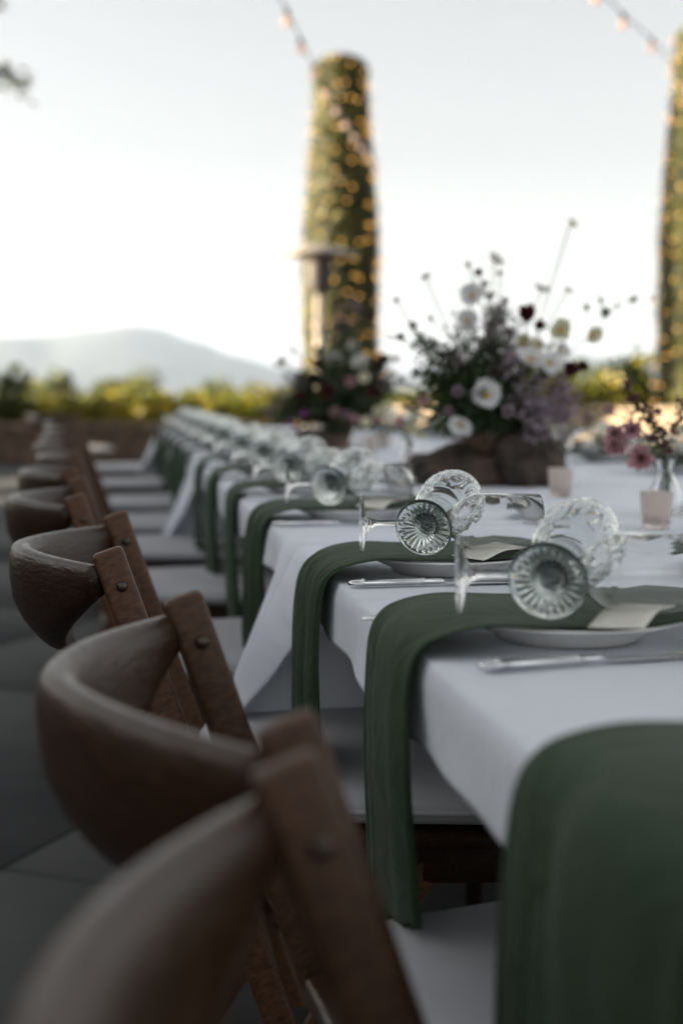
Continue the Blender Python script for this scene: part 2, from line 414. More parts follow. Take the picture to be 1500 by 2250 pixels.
def cypress(loc, sc_, label, lightlabel, rz, nb):
    t = thing('cypress_tree', label, 'tree', loc, rz); t.scale = sc_
    obj('trunk', cyp_tr, t); c = obj('crown', cyp_cr, t); obj('crown_core', cyp_core, c)
    f = thing('fairy_light_string', lightlabel, 'string lights', loc, rz, 'fairy lights wound on the trees'); f.scale = sc_
    pts = []; turns = 19; N = turns*40
    for i in range(N+1):
        z = .55 + (CH*.97-.2)*i/N; a = 2*PI*i/40; r = cyp_rad(z-.25)*1.0+.02 + .015*math.sin(i*1.7)
        pts.append(Vector((math.cos(a)*r, math.sin(a)*r, z+.05*math.sin(i*.33))))
    wm = MB(); wm.tube(pts, .004, 4); obj('wire', wm.me('wire', wire_m), f)
    for k in range(nb):
        i = int((k+rnd(.1, .9))*N/nb); p = pts[i]; o = Vector((p.x, p.y, 0)).normalized()*rnd(-.01, .03)
        obj('bulb', fairy_me, f, p+o+Vector((0, 0, rnd(-.07, .07))), (rnd(-2, 2), rnd(-2, 2), 0))
    return t
P1 = at(749, 858, 19.0); P2 = at(1532, 858, 18.6)
cypress((P1.x, P1.y, -.05), (1.0, 1.0, .94), 'clipped column cypress standing behind the patio heater, wound with lights', 'small amber lights wound around the cypress behind the heater', 0, 290)
cypress((P2.x, P2.y, -.05), (1.06, 1.06, .995), 'clipped column cypress rising above the sunlit stone wall', 'small amber lights wound around the cypress above the sunlit wall', 1.3, 230)

# vines beyond the wall: each plant with its own trunk and crown
def vine_meshes(k, n, rx, rz_, m, L):
    random.seed(100+k)
    lob = [(Vector((rnd(-rx, rx)*.75, rnd(-.3, .3), rnd(.45, 1.0)*rz_)), rnd(.18, .34)) for _ in range(9)]
    def fn():
        c, r = random.choice(lob); d = rdir(); return c + d*r*random.random()**.4, d
    return leaf_cloud(n, fn, L, L*.85, m, 'crown', 0)
vine_cr = [vine_meshes(k, 620, .75, 1.0, leaf_grape, .15) for k in range(4)]
shrub_cr = [vine_meshes(10+k, 900, .7, 1.0, leaf_shrub, .11) for k in range(3)]
tm = MB(); tm.tube([(0, 0, -.3), (.03, .02, .3), (-.02, 0, .7)], [.05, .035, .02], 7); vine_tr = tm.me('trunk', bark)
random.seed(21)
row = 0; VC = {}
for ri, (Y, z0, n) in enumerate([(22.3, -.15, 13), (25.5, -.25, 15), (30, -.4, 16)]):
    for i in range(n):
        x = -3.6 - ri*.8 + i*(.80+.13*ri) + rnd(-.12, .12)
        t = thing('grape_vine', 'yellow green grape vine in the %s vine row behind the low brown wall' % ORD[ri+1], 'vine', (x, Y+rnd(-.25, .25), z0), rnd(-.3, .3), 'vines in the %s row behind the wall' % ORD[ri+1])
        s = rnd(.92, 1.06); t.scale = (s*1.1, s, s*[.94, 1.0, 1.1][ri])
        obj('trunk', vine_tr, t); obj('crown', random.choice(vine_cr), t)
sh = [(1275, 19.5, 1.25, 1), (1335, 20.5, 1.45, 0), (1400, 20.3, 1.25, 1), (1250, 23, 1.2, 0), (15, 21.4, 1.2, 0), (-70, 21.5, 1.35, 0)]
lab = ['leafy shrub just behind the sunlit stone wall, next to the bouquet side', 'tallest yellow green shrub behind the sunlit stone wall', 'rounded shrub behind the sunlit wall, beside the column tree', 'shrub standing back behind the corner of the two stone walls', 'dark green shrub behind the low brown wall near the end of the chair row', 'dark shrub behind the low brown wall, farthest from the table']
for (px, d, h, kind), lb in zip(sh, lab):
    p = at(px, 858, d); t = thing('shrub', lb, 'shrub', (p.x, p.y, -.15), rnd(0, 3), 'shrubs behind the stone walls'); t.scale = (1, 1, h)
    obj('trunk', vine_tr, t); obj('crown', (vine_cr if kind else shrub_cr)[random.randrange(3)], t)
# trees out in the valley
def far_tree_mesh(k):
    random.seed(300+k)
    lob = [(Vector((rnd(-1.4, 1.4), rnd(-1.4, 1.4), rnd(1.6, 3.6))), rnd(.6, 1.1)) for _ in range(10)]
    def fn():
        c, r = random.choice(lob); d = rdir(); return c + d*r*random.random()**.4, d
    return leaf_cloud(900, fn, .36, .30, tree_far, 'crown', 0)
far_cr = [far_tree_mesh(k) for k in range(3)]
tm = MB(); tm.tube([(0, 0, -.5), (.1, 0, 1), (0, .1, 2.4)], [.22, .16, .08], 7); far_tr = tm.me('trunk', bark)
random.seed(5)
for i in range(22):
    px = -60 + i*46 + rnd(-16, 16) + (0 if i < 14 else 300); d = rnd(48, 95); p = at(px, 858, d)
    top = .985 + (858-rnd(838, 862))/FPX*d
    gz = -.12-14*smoothstep(26, 260, d-6); s = max(.6, (top-gz)/4.2)
    t = thing('valley_tree', 'hazy rounded tree standing in the valley beyond the vine rows', 'tree', (p.x, p.y, gz-.2), rnd(0, 6), 'trees in the valley beyond the vines'); t.scale = (s*1.2, s*1.2, s)
    obj('trunk', far_tr, t); obj('crown', random.choice(far_cr), t)
# big tree on the left; a branch tip hangs into view
def big_tree():
    random.seed(44)
    base = Vector((-3.3, 9.6, 0))
    t = thing('olive_tree', 'large olive tree with a branch tip hanging into the sky', 'tree', base)
    tb = MB(); tb.tube(spline([(0, 0, -.1), (.1, .05, 1.2), (-.05, .1, 2.4), (.1, .2, 3.4)], 12), [.26-.014*i for i in range(12)], 12)
    ends = []
    for k in range(9):
        a = 2*PI*k/9+.3; e = Vector((math.cos(a)*rnd(1.5, 2.3), math.sin(a)*rnd(1.4, 1.9), rnd(4.2, 5.6)))
        tb.tube(spline([(.05, .1, 2.2+.1*k), e*.5+Vector((0, 0, .9)), e], 8), [.11-.012*i for i in range(8)], 7); ends.append(e)
    tip = at(52, 188, 11.5) - base; tip2 = at(-25, -5, 11.3) - base
    for q, w0 in ((tip, Vector((1.4, 1.0, 3.6))), (tip2, Vector((1.3, .9, 4.4)))):
        tb.tube(spline([(.05, .15, 2.8), w0, (w0+q)/2+Vector((0, 0, .12)), q], 14), [.07-.0046*i for i in range(14)], 6)
    obj('trunk', tb.me('trunk', bark), t)
    mb = MB()
    for e in ends + [Vector((0, .2, 5.2)), Vector((.6, -.6, 4.8)), Vector((-.7, .5, 4.9))]:
        for _ in range(650):
            d = rdir(); p = e + d*rnd(.2, 1.05); mb.leaf(p, d+rdir()+Vector((0, 0, -.2)), rdir(), rnd(.07, .12), rnd(.018, .03))
    for q, w0, n, r0 in ((tip, Vector((1.4, 1.0, 3.6)), 75, .13), (tip2, Vector((1.3, .9, 4.4)), 160, .18)):
        for _ in range(n):
            u = random.random(); p = q.lerp((w0+q)/2, u*.5) + rdir()*r0*rnd(.3, 1)
            mb.leaf(p, (q-w0).normalized()+rdir()*1.0+Vector((0, 0, -.2)), rdir(), rnd(.09, .15), rnd(.025, .04))
    obj('crown', mb.me('crown', leaf_olive, False), t)
big_tree()
# clipped hedge left of the terrace, unseen, added to shade the wall foot
random.seed(9)
hd = thing('shade_hedge', 'unseen clipped greenery added beside the terrace to shade the wall foot', 'shade_hedge', (-6.6, 18.4, 0))
def hf():
    f_ = random.randrange(3); x, y, z = rnd(-.4, .4), rnd(-.2, 4.4), rnd(.05, 1.5)
    if f_ == 0: x = random.choice((-.4, .4))
    elif f_ == 1: y = random.choice((-.2, 4.4))
    else: z = 1.5
    return Vector((x, y, z)), Vector((x, 0, .3))
obj('foliage', leaf_cloud(3500, hf, .09, .05, leaf_shrub, 'foliage'), hd)
hb = MB(); hb.box((0, 2.1, .72), (.7, 4.4, 1.44)); obj('core', hb.me('core', core_m, False), hd)

# ------------------------------------------------------------------ unseen building added on the left, sized to shade the table
def shade_house():
    X0, X1, Y0, Y1, H = -13, -6.8, -9, 14.0, 3.2
    t = thing('shade_house', 'unseen brown stucco building with tiled roof, added to shade the terrace', 'shade_house', (X1, Y0, 0))
    W = X0-X1; Ln = Y1-Y0
    m = MB(); m.box((W/2, Ln/2, H/2), (-W, Ln, H)); obj('wall', m.me('wall', stucco, False), t)
    r = MB(); e = .35; rid = H+1.0
    v = [(e, -e, H), (e, Ln+e, H), (W-e, Ln+e, H), (W-e, -e, H), (W/2, -e, rid), (W/2, Ln+e, rid)]
    v = v + [(a, b, c+.12) for a, b, c in v]
    r.add(v, [(0, 1, 5, 4), (2, 3, 4, 5), (6, 10, 11, 7), (8, 11, 10, 9), (0, 6, 7, 1), (2, 8, 9, 3), (0, 4, 10, 6), (3, 9, 10, 4), (1, 7, 11, 5), (2, 5, 11, 8)])
    roof = obj('roof', r.me('roof', tile_m, False), t)
    tl = MB(); tl.tube([(0, 0, 0), (-3.35, 0, 1.0)], .07, 6); tme = tl.me('tile_row', tile_m)
    for k in range(int(Ln/.24)+2): obj('tile_row', tme, roof, (e-.02, -e+.12+k*.24, H+.13))
    for k in range(6):
        y = 2.2+k*3.3; dr = k in (1, 4); hh = 2.2 if dr else 1.3; zc = 1.1 if dr else 1.7
        f = MB()
        for s in (-1, 1): f.box((.03, y+s*.62, zc), (.1, .1, hh+.1))
        for s in (-1, 1): f.box((.03, y, zc+s*hh/2), (.098, 1.34, .1))
        f.box((.02, y, zc), (.05, .05, hh-.1))
        win = obj('door' if dr else 'window', f.me('frame', trim_m, False), t)
        p = MB(); p.box((.012, y, zc), (.012, 1.14, hh-.1)); obj('pane', p.me('pane', pane_m, False), win)
shade_house()

# ------------------------------------------------------------------ patio heater
hp = at(702, 858, 13.0)
ht = thing('patio_heater', 'freestanding patio heater with wide mushroom reflector and slim pole', 'heater', (hp.x, hp.y, 0))
obj('base', lathe('base', [(0, 0), (.23, 0), (.23, .03), (.20, .06), (.20, .62), (.19, .68), (.05, .70), (0, .70)], heater_m, 40), ht)
obj('pole', lathe('pole', [(0, .68), (.042, .68), (.042, 1.86), (0, 1.86)], heater_m, 20), ht)
obj('pole_collar', lathe('pole_collar', [(.0, 1.52), (.055, 1.52), (.055, 1.60), (0, 1.60)], heater_m, 20), ht)
obj('burner', lathe('burner', [(0, 1.84), (.06, 1.86), (.10, 1.93), (.115, 2.0), (.115, 2.14), (.09, 2.17), (0, 2.18)], burner_m, 28), ht)
obj('reflector', lathe('reflector', [(0, 2.17), (.10, 2.185), (.36, 2.20), (.365, 2.21), (.34, 2.225), (.16, 2.28), (.07, 2.30), (0, 2.305)], heater_m, 48), ht)
rm = MB()
for k in range(3):
    a = 2*PI*k/3+.5; rm.tube([(math.cos(a)*.09, math.sin(a)*.09, 2.1), (math.cos(a)*.14, math.sin(a)*.14, 2.19)], .008, 6)
obj('reflector_struts', rm.me('reflector_struts', burner_m), ht)

# ------------------------------------------------------------------ festoon strings
bl = lathe('bulb', [(0, -.10), (.015, -.097), (.024, -.08), (.0255, -.065), (.021, -.045), (.014, -.03), (0, -.028)], lamp_m, 16)
sk = lathe('socket', [(0, -.032), (.016, -.034), (.017, 0), (.006, .012), (0, .012)], wire_m, 12)
def festoon(pts, start, label, n=60):
    """pts: bulbs as points in space; start: where the cable is tied"""
    t = thing('festoon_light_string', label, 'string lights', (0, 0, 0), 0, 'festoon strings above the table')
    S_ = Vector(start); P = [S_.lerp(pts[0], q/4)-Vector((0, 0, .25*math.sin(q/4*PI))) for q in range(4)] + [p for p in pts]
    m = MB(); m.tube(spline(P, 110), .0055, 5); obj('cable', m.me('cable', wire_m), t)
    for p in pts[1:]:
        b = obj('socket', sk, t, p); obj('bulb', bl, b)
pts = []
for nI, (px, py) in zip(range(-2, 11), [(545, -105), (590, -25), (630, 45), (661, 107), (689, 162), (714, 206), (738, 244), (759, 275), (777, 301), (793, 324), (808, 344), (820, 361), (829, 372)]):
    p = at(px, py, 8.2+1.0*nI); p.z += .06; pts.append(p)
festoon(pts, (-1.9, -3.6, 3.2), 'warm bulb string running down in front of the cypress behind the heater')
pts = []
for nI, (px, py) in zip(range(-1, 8), [(1245, -60), (1308, -4), (1368, 52), (1430, 105), (1475, 155), (1512, 198), (1545, 234), (1574, 264), (1600, 290)]):
    p = at(px, py, 8.0+1.05*nI); p.z += .06; pts.append(p)
festoon(pts, (1.2, -3.6, 3.2), 'warm bulb string running to the cypress above the sunlit wall')
for x, lb in ((-1.9, 'wooden light post beside the chair row'), (1.2, 'wooden light post beside the table end')):
    t = thing('light_post', lb, 'post', (x, -3.6, 0)); m = MB(); m.box((0, 0, 1.65), (.1, .1, 3.3)); obj('post', m.me('post', post_m, False), t)
    m = MB(); m.box((0, 0, .06), (.32, .32, .12)); obj('footing', m.me('footing', slab_m, False), t)

# ------------------------------------------------------------------ tables and cloths
TX0, TX1, TZ = .276, 1.755, .742
SEG = [(-.75, 2.12), (2.17, 4.83), (4.88, 9.15)]
TOPZ = .7525
def cloth(name, x0, x1, y0, y1, z, drop, flare, seed, waves, m, shrink_end=True):
    """top sheet plus a hanging skirt with folds, fuller at the corners"""
    rng = random.Random(seed); rc = .03
    cs = [(x1-rc, y1-rc, 0), (x0+rc, y1-rc, 90), (x0+rc, y0+rc, 180), (x1-rc, y0+rc, 270)]
    per = []                                            # (pos, normal, cornerness)
    for i, (cx, cy_, a0) in enumerate(cs):
        for k in range(9):
            a = R(a0 + 90*k/8); per.append((Vector((cx+rc*math.cos(a), cy_+rc*math.sin(a))), Vector((math.cos(a), math.sin(a)))))
        nx, ny, na = cs[(i+1) % 4]; A = per[-1][0]; B = Vector((nx+rc*math.cos(R(na)), ny+rc*math.sin(R(na)))); n = int((B-A).length/.03)
        for k in range(1, n): per.append((A.lerp(B, k/n), per[-1][1]))
    N = len(per); v = []; f = []; rows = 14
    corners = [Vector((x, y)) for x in (x0, x1) for y in (y0, y1)]
    ph = [rng.uniform(0, 6.28) for _ in range(6)]
    for j in range(rows+1):
        t = j/rows
        for i, (p, nr) in enumerate(per):
            s = p.x*1.0+p.y
            cdist = min((p-c).length for c in corners); cw = math.exp(-(cdist/.085)**2)
            end = abs(nr.y) > .7
            wv = (math.sin(s*9+ph[0])*.5+math.sin(s*17+ph[1])*.35+math.sin(s*31+ph[2])*.2)*waves
            o = .005*math.sin(min(1, t*5)*PI/2) + t**1.3*(.002+wv)*(0.15 if end and shrink_end else 1)
            side = Vector((1 if p.x > (x0+x1)/2 else -1, 0))
            q = p + nr*o + side*flare*cw*t
            dp = drop + (.30-drop)*(1 if end and cdist > .05 else math.exp(-(cdist/.11)**2)) + (0 if end else .008*math.sin(s*3.1+ph[4]))
            zz = z - .005*(1-math.cos(min(1, t*8)*PI/2)) - dp*t
            v.append((q.x, q.y, zz))
    for j in range(rows):
        for i in range(N):
            k = (i+1) % N; f.append((j*N+i, (j+1)*N+i, (j+1)*N+k, j*N+k))
    f.append(tuple(range(N)))
    me = mesh(name, v, f, m)
    bm = bmesh.new(); bm.from_mesh(me)
    bmesh.ops.triangulate(bm, faces=[q for q in bm.faces if len(q.verts) > 4]); bmesh.ops.recalc_face_normals(bm, faces=bm.faces)
    bmesh.ops.solidify(bm, geom=list(bm.faces), thickness=.0012)
    bm.to_mesh(me); bm.free(); me.polygons.foreach_set('use_smooth', [True]*len(me.polygons)); return me
table_lab = ['long banquet table under white cloths, first of three in the row', 'banquet table under white cloths in the middle of the row', 'banquet table at the far end of the row, towards the vines']
for i, (a, b) in enumerate(SEG):
    t = thing('banquet_table', table_lab[i], 'table', ((TX0+TX1)/2, (a+b)/2, 0), 0, 'tables pushed together in one row')
    obj('table_top', bevelled('table_top', (TX1-TX0-.02, b-a-.02, .035), .008, post_m, 2, (0, 0, TZ-.0185)), t)
    for sx in (-1, 1):
        for sy in (-1, 1):
            m = MB(); m.tube([((TX1-TX0)/2*sx*.55, (b-a)/2*sy*.86, 0), ((TX1-TX0)/2*sx*.55, (b-a)/2*sy*.86, TZ-.036)], .016, 10); obj('leg', m.me('leg', iron), t)
    where = ['the first table', 'the middle table', 'the far end table'][i]
    tag(obj('tablecloth', cloth('tablecloth', TX0-.010, TX1+.010, a-.003, b+.003, TZ+.0092, .070, .13, i, .011, linen)), 'white linen tablecloth with a flared corner fold hanging from %s' % where, 'tablecloth', 'white tablecloths')

# ------------------------------------------------------------------ chairs
def chair_proto():
    t = thing('folding_chair', 'chair', 'chair')
    Wd = .255
    lean = math.tan(R(19))
    px = lambda z: (.80-z)*lean
    # yoke
    def yoke(u, k):
        tt = u*2-1; s = abs(tt)
        cx = -.098*(1-s**1.9); cyy = Wd*tt
        n = Vector((-Wd, math.copysign(.098*1.9*s**.9, tt))).normalized()
        h = .036 + .112*(1-s**1.7); th = .023 + .021*(1-s**2)
        zt = .786 - .004*s**2; zc = zt - h/2
        g = 2*PI*k; ex = .75
        co, si = math.cos(g), math.sin(g)
        o = math.copysign(abs(co)**ex, co)*th/2; q = math.copysign(abs(si)**ex, si)*h/2
        o += .16*q*(1-s*.8) - 2.2*(max(0, -q))**1.5*(1-s)        # leans out at the top, tucks in below
        return Vector((cx+n.x*o-.003, cyy+n.y*o, zc+q))
    me = grid('yoke', yoke, 49, 25, wood_m)
    bm = bmesh.new(); bm.from_mesh(me); bmesh.ops.remove_doubles(bm, verts=bm.verts, dist=1e-5); bmesh.ops.holes_fill(bm, edges=bm.edges); bmesh.ops.recalc_face_normals(bm, faces=bm.faces); bm.to_mesh(me); bm.free()
    obj('yoke', me, t)
    L = .80/math.cos(R(19))
    pm = bevelled('post', (.037, .023, L), .006, post_m, 2, (0, 0, L/2))
    # wedge: trim the foot level
    for v in pm.vertices:
        if v.co.z < .05: v.co.z += v.co.x*math.tan(R(19))*-1 + .012
    bolt = lathe('bolt', [(0, .005), (.004, .0045), (.0062, .0025), (.0066, 0), (.0066, -.004), (0, -.004)], iron, 14)
    for s in (-1, 1):
        p = obj('post', pm, t, (px(0)+.006, s*(Wd-.004), 0.0), (0, -R(19), 0))
        obj('bolt', bolt, p, (.003, -.012, L-.045), (R(90), 0, 0)); obj('bolt', bolt, p, (.003, .012, L-.045), (-R(90), 0, 0))
        obj('bolt', bolt, p, (0, -.012, L*.5), (R(90), 0, 0))
    b = Vector((.13, 0, 0)); tp = Vector((.42, 0, .425)); d = tp-b; LL = d.length
    rl = bevelled('rear_leg', (.038, .024, LL), .006, post_m, 2, (0, 0, LL/2))
    for s in (-1, 1): obj('rear_leg', rl, t, (b.x, s*(Wd-.034), .006), (0, math.atan2(d.x, d.z), 0))
    sm_ = bevelled('seat', (.42, .5, .024), .008, wood_m, 2, (.32, 0, .437))
    for v in sm_.vertices: v.co.y *= .86 + .26*smoothstep(.10, .5, v.co.x)
    obj('seat', sm_, t)
    ap = bevelled('seat_rail', (.36, .022, .05), .005, wood_m, 2)
    for q in (-1, 1): obj('seat_rail', ap, t, (.33, q*.215, .40), (0, 0, q*R(7)))
    for x, z in ((.12, .0), (.30, .012)):
        pass
    m = MB(); m.tube([(px(.2)+.004, -Wd+.01, .2), (px(.2)+.004, Wd-.01, .2)], .012, 8); obj('stretcher', m.me('stretcher', post_m), t)
    m = MB(); m.tube([(.13, -Wd+.04, .095), (.13, Wd-.04, .095)], .011, 8); obj('stretcher', m.me('stretcher', post_m), t)
    # cushion
    def cush(u, v):
        a = 2*PI*u; ex = .22; co, si = math.cos(a), math.sin(a)
        X = math.copysign(abs(co)**ex, co); Y = math.copysign(abs(si)**ex, si)
        g = (v-.5)*PI; r = math.cos(g)**.28 if abs(v-.5) < .4999 else 0
        zz = math.sin(g)
        return Vector((.335+X*.205*r, Y*(.262+.038*X)*r, .476+.025*math.copysign(abs(zz)**.7, zz)+.004*(1-r)*0))
    cm = grid('cushion', cush, 65, 21, cushion_m)
    bm = bmesh.new(); bm.from_mesh(cm); bmesh.ops.remove_doubles(bm, verts=bm.verts, dist=1e-5); bmesh.ops.recalc_face_normals(bm, faces=bm.faces); bm.to_mesh(cm); bm.free()
    c = obj('cushion', cm, t)
    pts = [cush(i/64, .5)*1.0 for i in range(65)]
    m = MB(); m.tube(pts, .004, 6, False); obj('piping', m.me('piping', cushion_m), c)
    return t
proto = chair_proto()
L_CH = [(.088, .445, 3), (.068, 1.035, 4), (-.014, 1.92, -1), (-.085, 2.80, 1), (-.12, 3.72, 0), (-.125, 4.65, -2), (-.18, 5.5, 2), (-.21, 6.55, -1), (-.25, 7.9, 1), (-.34, 9.5, -4), (-.54, 12.4, 58)]
R_CH = [3.2, 3.85, 4.5, 5.12, 5.7, 6.32, 6.93, 7.55, 8.15, 8.75]
used = False
for i, (x, y, a) in enumerate(L_CH):
    c = proto if not used else copy_tree(proto); used = True
    k = len(L_CH)-i
    c.location = (x, y, 0); c.rotation_euler = (0, 0, R(a))
    tag(c, 'wooden folding chair with pale cushion on the near side, %s from the far end' % ORD[k], 'chair', 'chairs along the near side of the table')
for i, y in enumerate(R_CH):
    c = copy_tree(proto); c.location = (2.02+rnd(-.02, .05), y, 0); c.rotation_euler = (0, 0, PI+R(rnd(-4, 4))); k = len(R_CH)-i
    tag(c, 'wooden chair across the table behind the flowers, %s from the far end' % ORD[k], 'chair', 'chairs along the opposite side of the table')

# ------------------------------------------------------------------ tableware
plate_me = lathe('plate', [(0, .004), (.060, .004), (.064, 0), (.068, .0005), (.072, .006), (.096, .0165), (.109, .0205), (.111, .0215), (.1095, .0232), (.095, .0195), (.074, .010), (.060, .0075), (0, .0075)], ceramic, 72)
def wine_profile():
    o = [(0, 0.0015), (.018, .0012), (.033, 0), (.036, .0008), (.0365, .0018), (.035, .0028), (.022, .0055), (.010, .0095), (.0055, .016), (.0042, .028), (.0040, .075), (.0045, .090), (.0075, .098), (.016, .110), (.027, .124), (.0345, .1345), (.0365, .139), (.0368, .143), (.0362, .160), (.0350, .222), (.0345, .2235), (.0338, .2225), (.0350, .160), (.0355, .143), (.0345, .139), (.030, .130), (.020, .118), (.010, .108), (.004, .1035), (0, .103)]
    return o
wine_me = lathe('wine_glass', wine_profile(), clear, 64)
def gob_disp(i, a, r, z):
    if z < .0035 and .009 < r < .0325:                     # rayed foot, underside
        k = .5+.5*math.cos(24*a); w_ = math.sin((r-.009)/.0235*PI)
        return r, z + .0016*k*w_
    return r, z
def gob_profile():
    o = [(0, .003), (.006, .003), (.009, .0015)] + [(.009+.0235*k/8, .0008) for k in range(1, 9)] + [(.0345, .0), (.0362, .0012), (.036, .0028), (.030, .0048), (.020, .0075), (.012, .012), (.0085, .018), (.0095, .024), (.0125, .028), (.0095, .032), (.0080, .038), (.0085, .045), (.013, .051), (.023, .057), (.031, .064)]
    o += [(.0345+.0055*math.sin(k/14*PI*.9), .070+k*.0052) for k in range(15)]
    top = o[-1][1]; rr = o[-1][0]
    o += [(rr-.0008, top+.0012), (rr-.0022, top)]
    inn = [(.0345+.0055*math.sin(k/14*PI*.9)-.0026, .070+k*.0052) for k in range(13, -1, -2)]
    o += inn + [(.027, .063), (.017, .058), (.007, .0555), (0, .055)]
    return o
gp = gob_profile()
def gob_disp2(i, a, r, z):
    if i < 12: return gob_disp(i, a, r, z)
    if .062 < z < .136 and r > .0345 and i < 42:            # pressed dots, fans and medallions
        u = a/(2*PI)*8 % 1.0; h = (z-.066)/.072
        d = 0
        if .78 < h < .92: d += max(0, math.cos(a*32))**2*math.sin((h-.78)/.14*PI)
        if .08 < h < .76:
            q = math.hypot((u-.5)*2, (h-.42)/.34); d += math.exp(-((q-.72)/.10)**2) + .8*max(0, 1-q*2.4)*(.5+.5*math.cos(q*22))
        if h < .10: d += .5*(.5+.5*math.cos(a*40))
        return r + .0014*d, z
    return r, z
gob_me = lathe('pressed_goblet', gp, pressed, 160, gob_disp2)
def prof_tube(name, prof, m, n=14, flat=None):
    """solid of sections (x, half width, half height, zc)"""
    v = []; f = []
    for (x, hw, hh, zc) in prof:
        for k in range(n):
            a = 2*PI*k/n; v.append((x, hw*math.cos(a), zc+hh*math.sin(a)))
    N = len(prof)
    f = [(i*n+k, i*n+(k+1) % n, (i+1)*n+(k+1) % n, (i+1)*n+k) for i in range(N-1) for k in range(n)] + [tuple(range(n))[::-1], tuple((N-1)*n+k for k in range(n))]
    me = mesh(name, v, f, m); bm = bmesh.new(); bm.from_mesh(me); bmesh.ops.recalc_face_normals(bm, faces=bm.faces); bm.to_mesh(me); bm.free(); return me
kn_handle = prof_tube('handle', [(0, .002, .002, .004), (.002, .0065, .0035, .004), (.008, .0085, .0042, .0045), (.016, .0085, .0042, .0045), (.0165, .0091, .0049, .005), (.0185, .0091, .0049, .005), (.019, .0082, .0042, .0046), (.09, .0062, .0038, .0045), (.0905, .0068, .0045, .0048), (.0925, .0068, .0045, .0048), (.093, .006, .0037, .0045), (.112, .0048, .0033, .0045), (.116, .004, .0025, .0045)], steel, 16)
kn_blade = prof_tube('blade', [(.113, .004, .0015, .0045), (.120, .0085, .0012, .003), (.15, .0098, .001, .0022), (.19, .0105, .0009, .0018), (.220, .0095, .0008, .0016), (.234, .005, .0006, .0014), (.238, .0008, .0004, .0014)], steel, 12)
fk_handle = prof_tube('handle', [(0, .002, .001, .003), (.004, .0085, .0016, .0032), (.012, .0098, .0018, .0035), (.05, .0070, .0018, .005), (.10, .0036, .002, .008), (.13, .0034, .0018, .006), (.140, .007, .0014, .003), (.150, .0115, .001, .002), (.158, .012, .0009, .002)], steel, 12)
tine_me = prof_tube('tine', [(.155, .0014, .0009, .002), (.18, .0013, .0009, .0035), (.203, .0006, .0006, .0075)], steel, 8)
def napkin_mesh(k):
    rng = random.Random(50+k); ph = [rng.uniform(0, 6.28) for _ in range(6)]; tw = rng.uniform(-.05, .05); ln = rng.uniform(-.02, .02)
    # local frame: x towards the table centre, y along the table, origin at the plate centre on the cloth; table edge at x=-.165
    path = spline([(.135, 0, .030), (.09, 0, .0275), (.03, 0, .0255), (-.04, 0, .0262), (-.085, 0, .0285), (-.112, 0, .0275), (-.138, 0, .0222), (-.155, 0, .012), (-.1640, 0, -.007), (-.166, 0, -.045), (-.167, 0, -.11), (-.165, 0, -.18), (-.162, 0, -.252+ln)], 60)
    tot = [0]
    for a, b in zip(path, path[1:]): tot.append(tot[-1]+(b-a).length)
    def fn(u, v, thin=0):
        x = u*59; i = min(int(x), 58); p = path[i].lerp(path[i+1], x-i); tg = (path[i+1]-path[i]).normalized()
        out = Vector((tg.z, 0, -tg.x))
        if out.z < -.2: out = -out
        if u > .5 and out.x > 0: out = -out
        hang = smoothstep(.46, .78, u); g = 2*PI*v; co, si = math.cos(g), math.sin(g)
        s = math.copysign(abs(co)**.6, co); si = math.copysign(abs(si)**.7, si)
        ridge = .9*(1-2*abs(math.sin(s*2.3+ph[0]+.4*u))**.7) + .3*math.cos(s*4.4+ph[1]+u*1.5) + .22*math.sin(s*9+ph[2]+u*3)
        th = (.0015 + .0040*hang)*(1-.5*thin); half = (.104 - .014*hang + .012*hang*smoothstep(.7, 1, u))*(1-.10*smoothstep(.15, 0, u))*(1-.35*thin)
        o = si*th + hang*(.0085*ridge*(.7+.7*smoothstep(.7, 1, u))*(1 if si > 0 else .25) + .012) + .0010*ridge - .004*hang*abs(s)**3*(1 if si > 0 else 0)
        crs = -.0010*sum(math.exp(-((s-c_)/.035)**2) for c_ in (-.36, .30)) + .0009*smoothstep(.90, .93, abs(s))*(1-smoothstep(.97, 1.0, abs(s)))
        o += crs*(1 if si > 0 else -1); half *= 1 + .016*math.cos(3*PI*si)*smoothstep(.8, 1, abs(co))
        fray = (.006*math.sin(s*17+ph[3])+.004*math.sin(s*33+ph[4]))*smoothstep(.06, 0, u)
        dz = .007*abs(math.sin(s*3.3+ph[5]+u*5))*smoothstep(.22, 0, u)
        q = p + out*o + Vector((fray, s*half + tw*hang*(u-.5), dz))
        if u > .85: q.z += (-.012*math.sin(s*2+ph[1])-.012*thin)*(u-.85)/.15
        return q
    a = grid('napkin', fn, 96, 61, green)
    b = grid('napkin_b', lambda u, v: fn(.5+u*.5, v, 1), 30, 41, green)
    bm = bmesh.new(); bm.from_mesh(a); bm.from_mesh(b); bmesh.ops.remove_doubles(bm, verts=bm.verts, dist=2e-6)
    bmesh.ops.recalc_face_normals(bm, faces=bm.faces)
    me = bpy.data.meshes.new('napkin'); bm.to_mesh(me); bm.free(); me.materials.append(green); me.polygons.foreach_set('use_smooth', [True]*len(me.polygons)); return me
nap_me = [napkin_mesh(k) for k in range(5)]
cd_me = grid('place_card', lambda u, v: Vector(((u-.5)*.085, (v-.5)*.05, .004*math.sin(u*PI)**2+.001)), 12, 6, card_m, .0006)
PX = .255 + .165
def axis_rot(d):           # rotation that turns local +Z to d
    return Vector(d).normalized().to_track_quat('Z', 'Y').to_euler()
SETL = [(.17, 0), (.69, 3), (1.275, 9), (1.775, 0), (2.54, -2), (3.15, 2), (3.79, -1), (4.40, 1), (5.15, 0), (5.74, 2), (6.33, -2), (6.92, 1), (7.51, 0), (8.1, -1), (8.7, 1)]
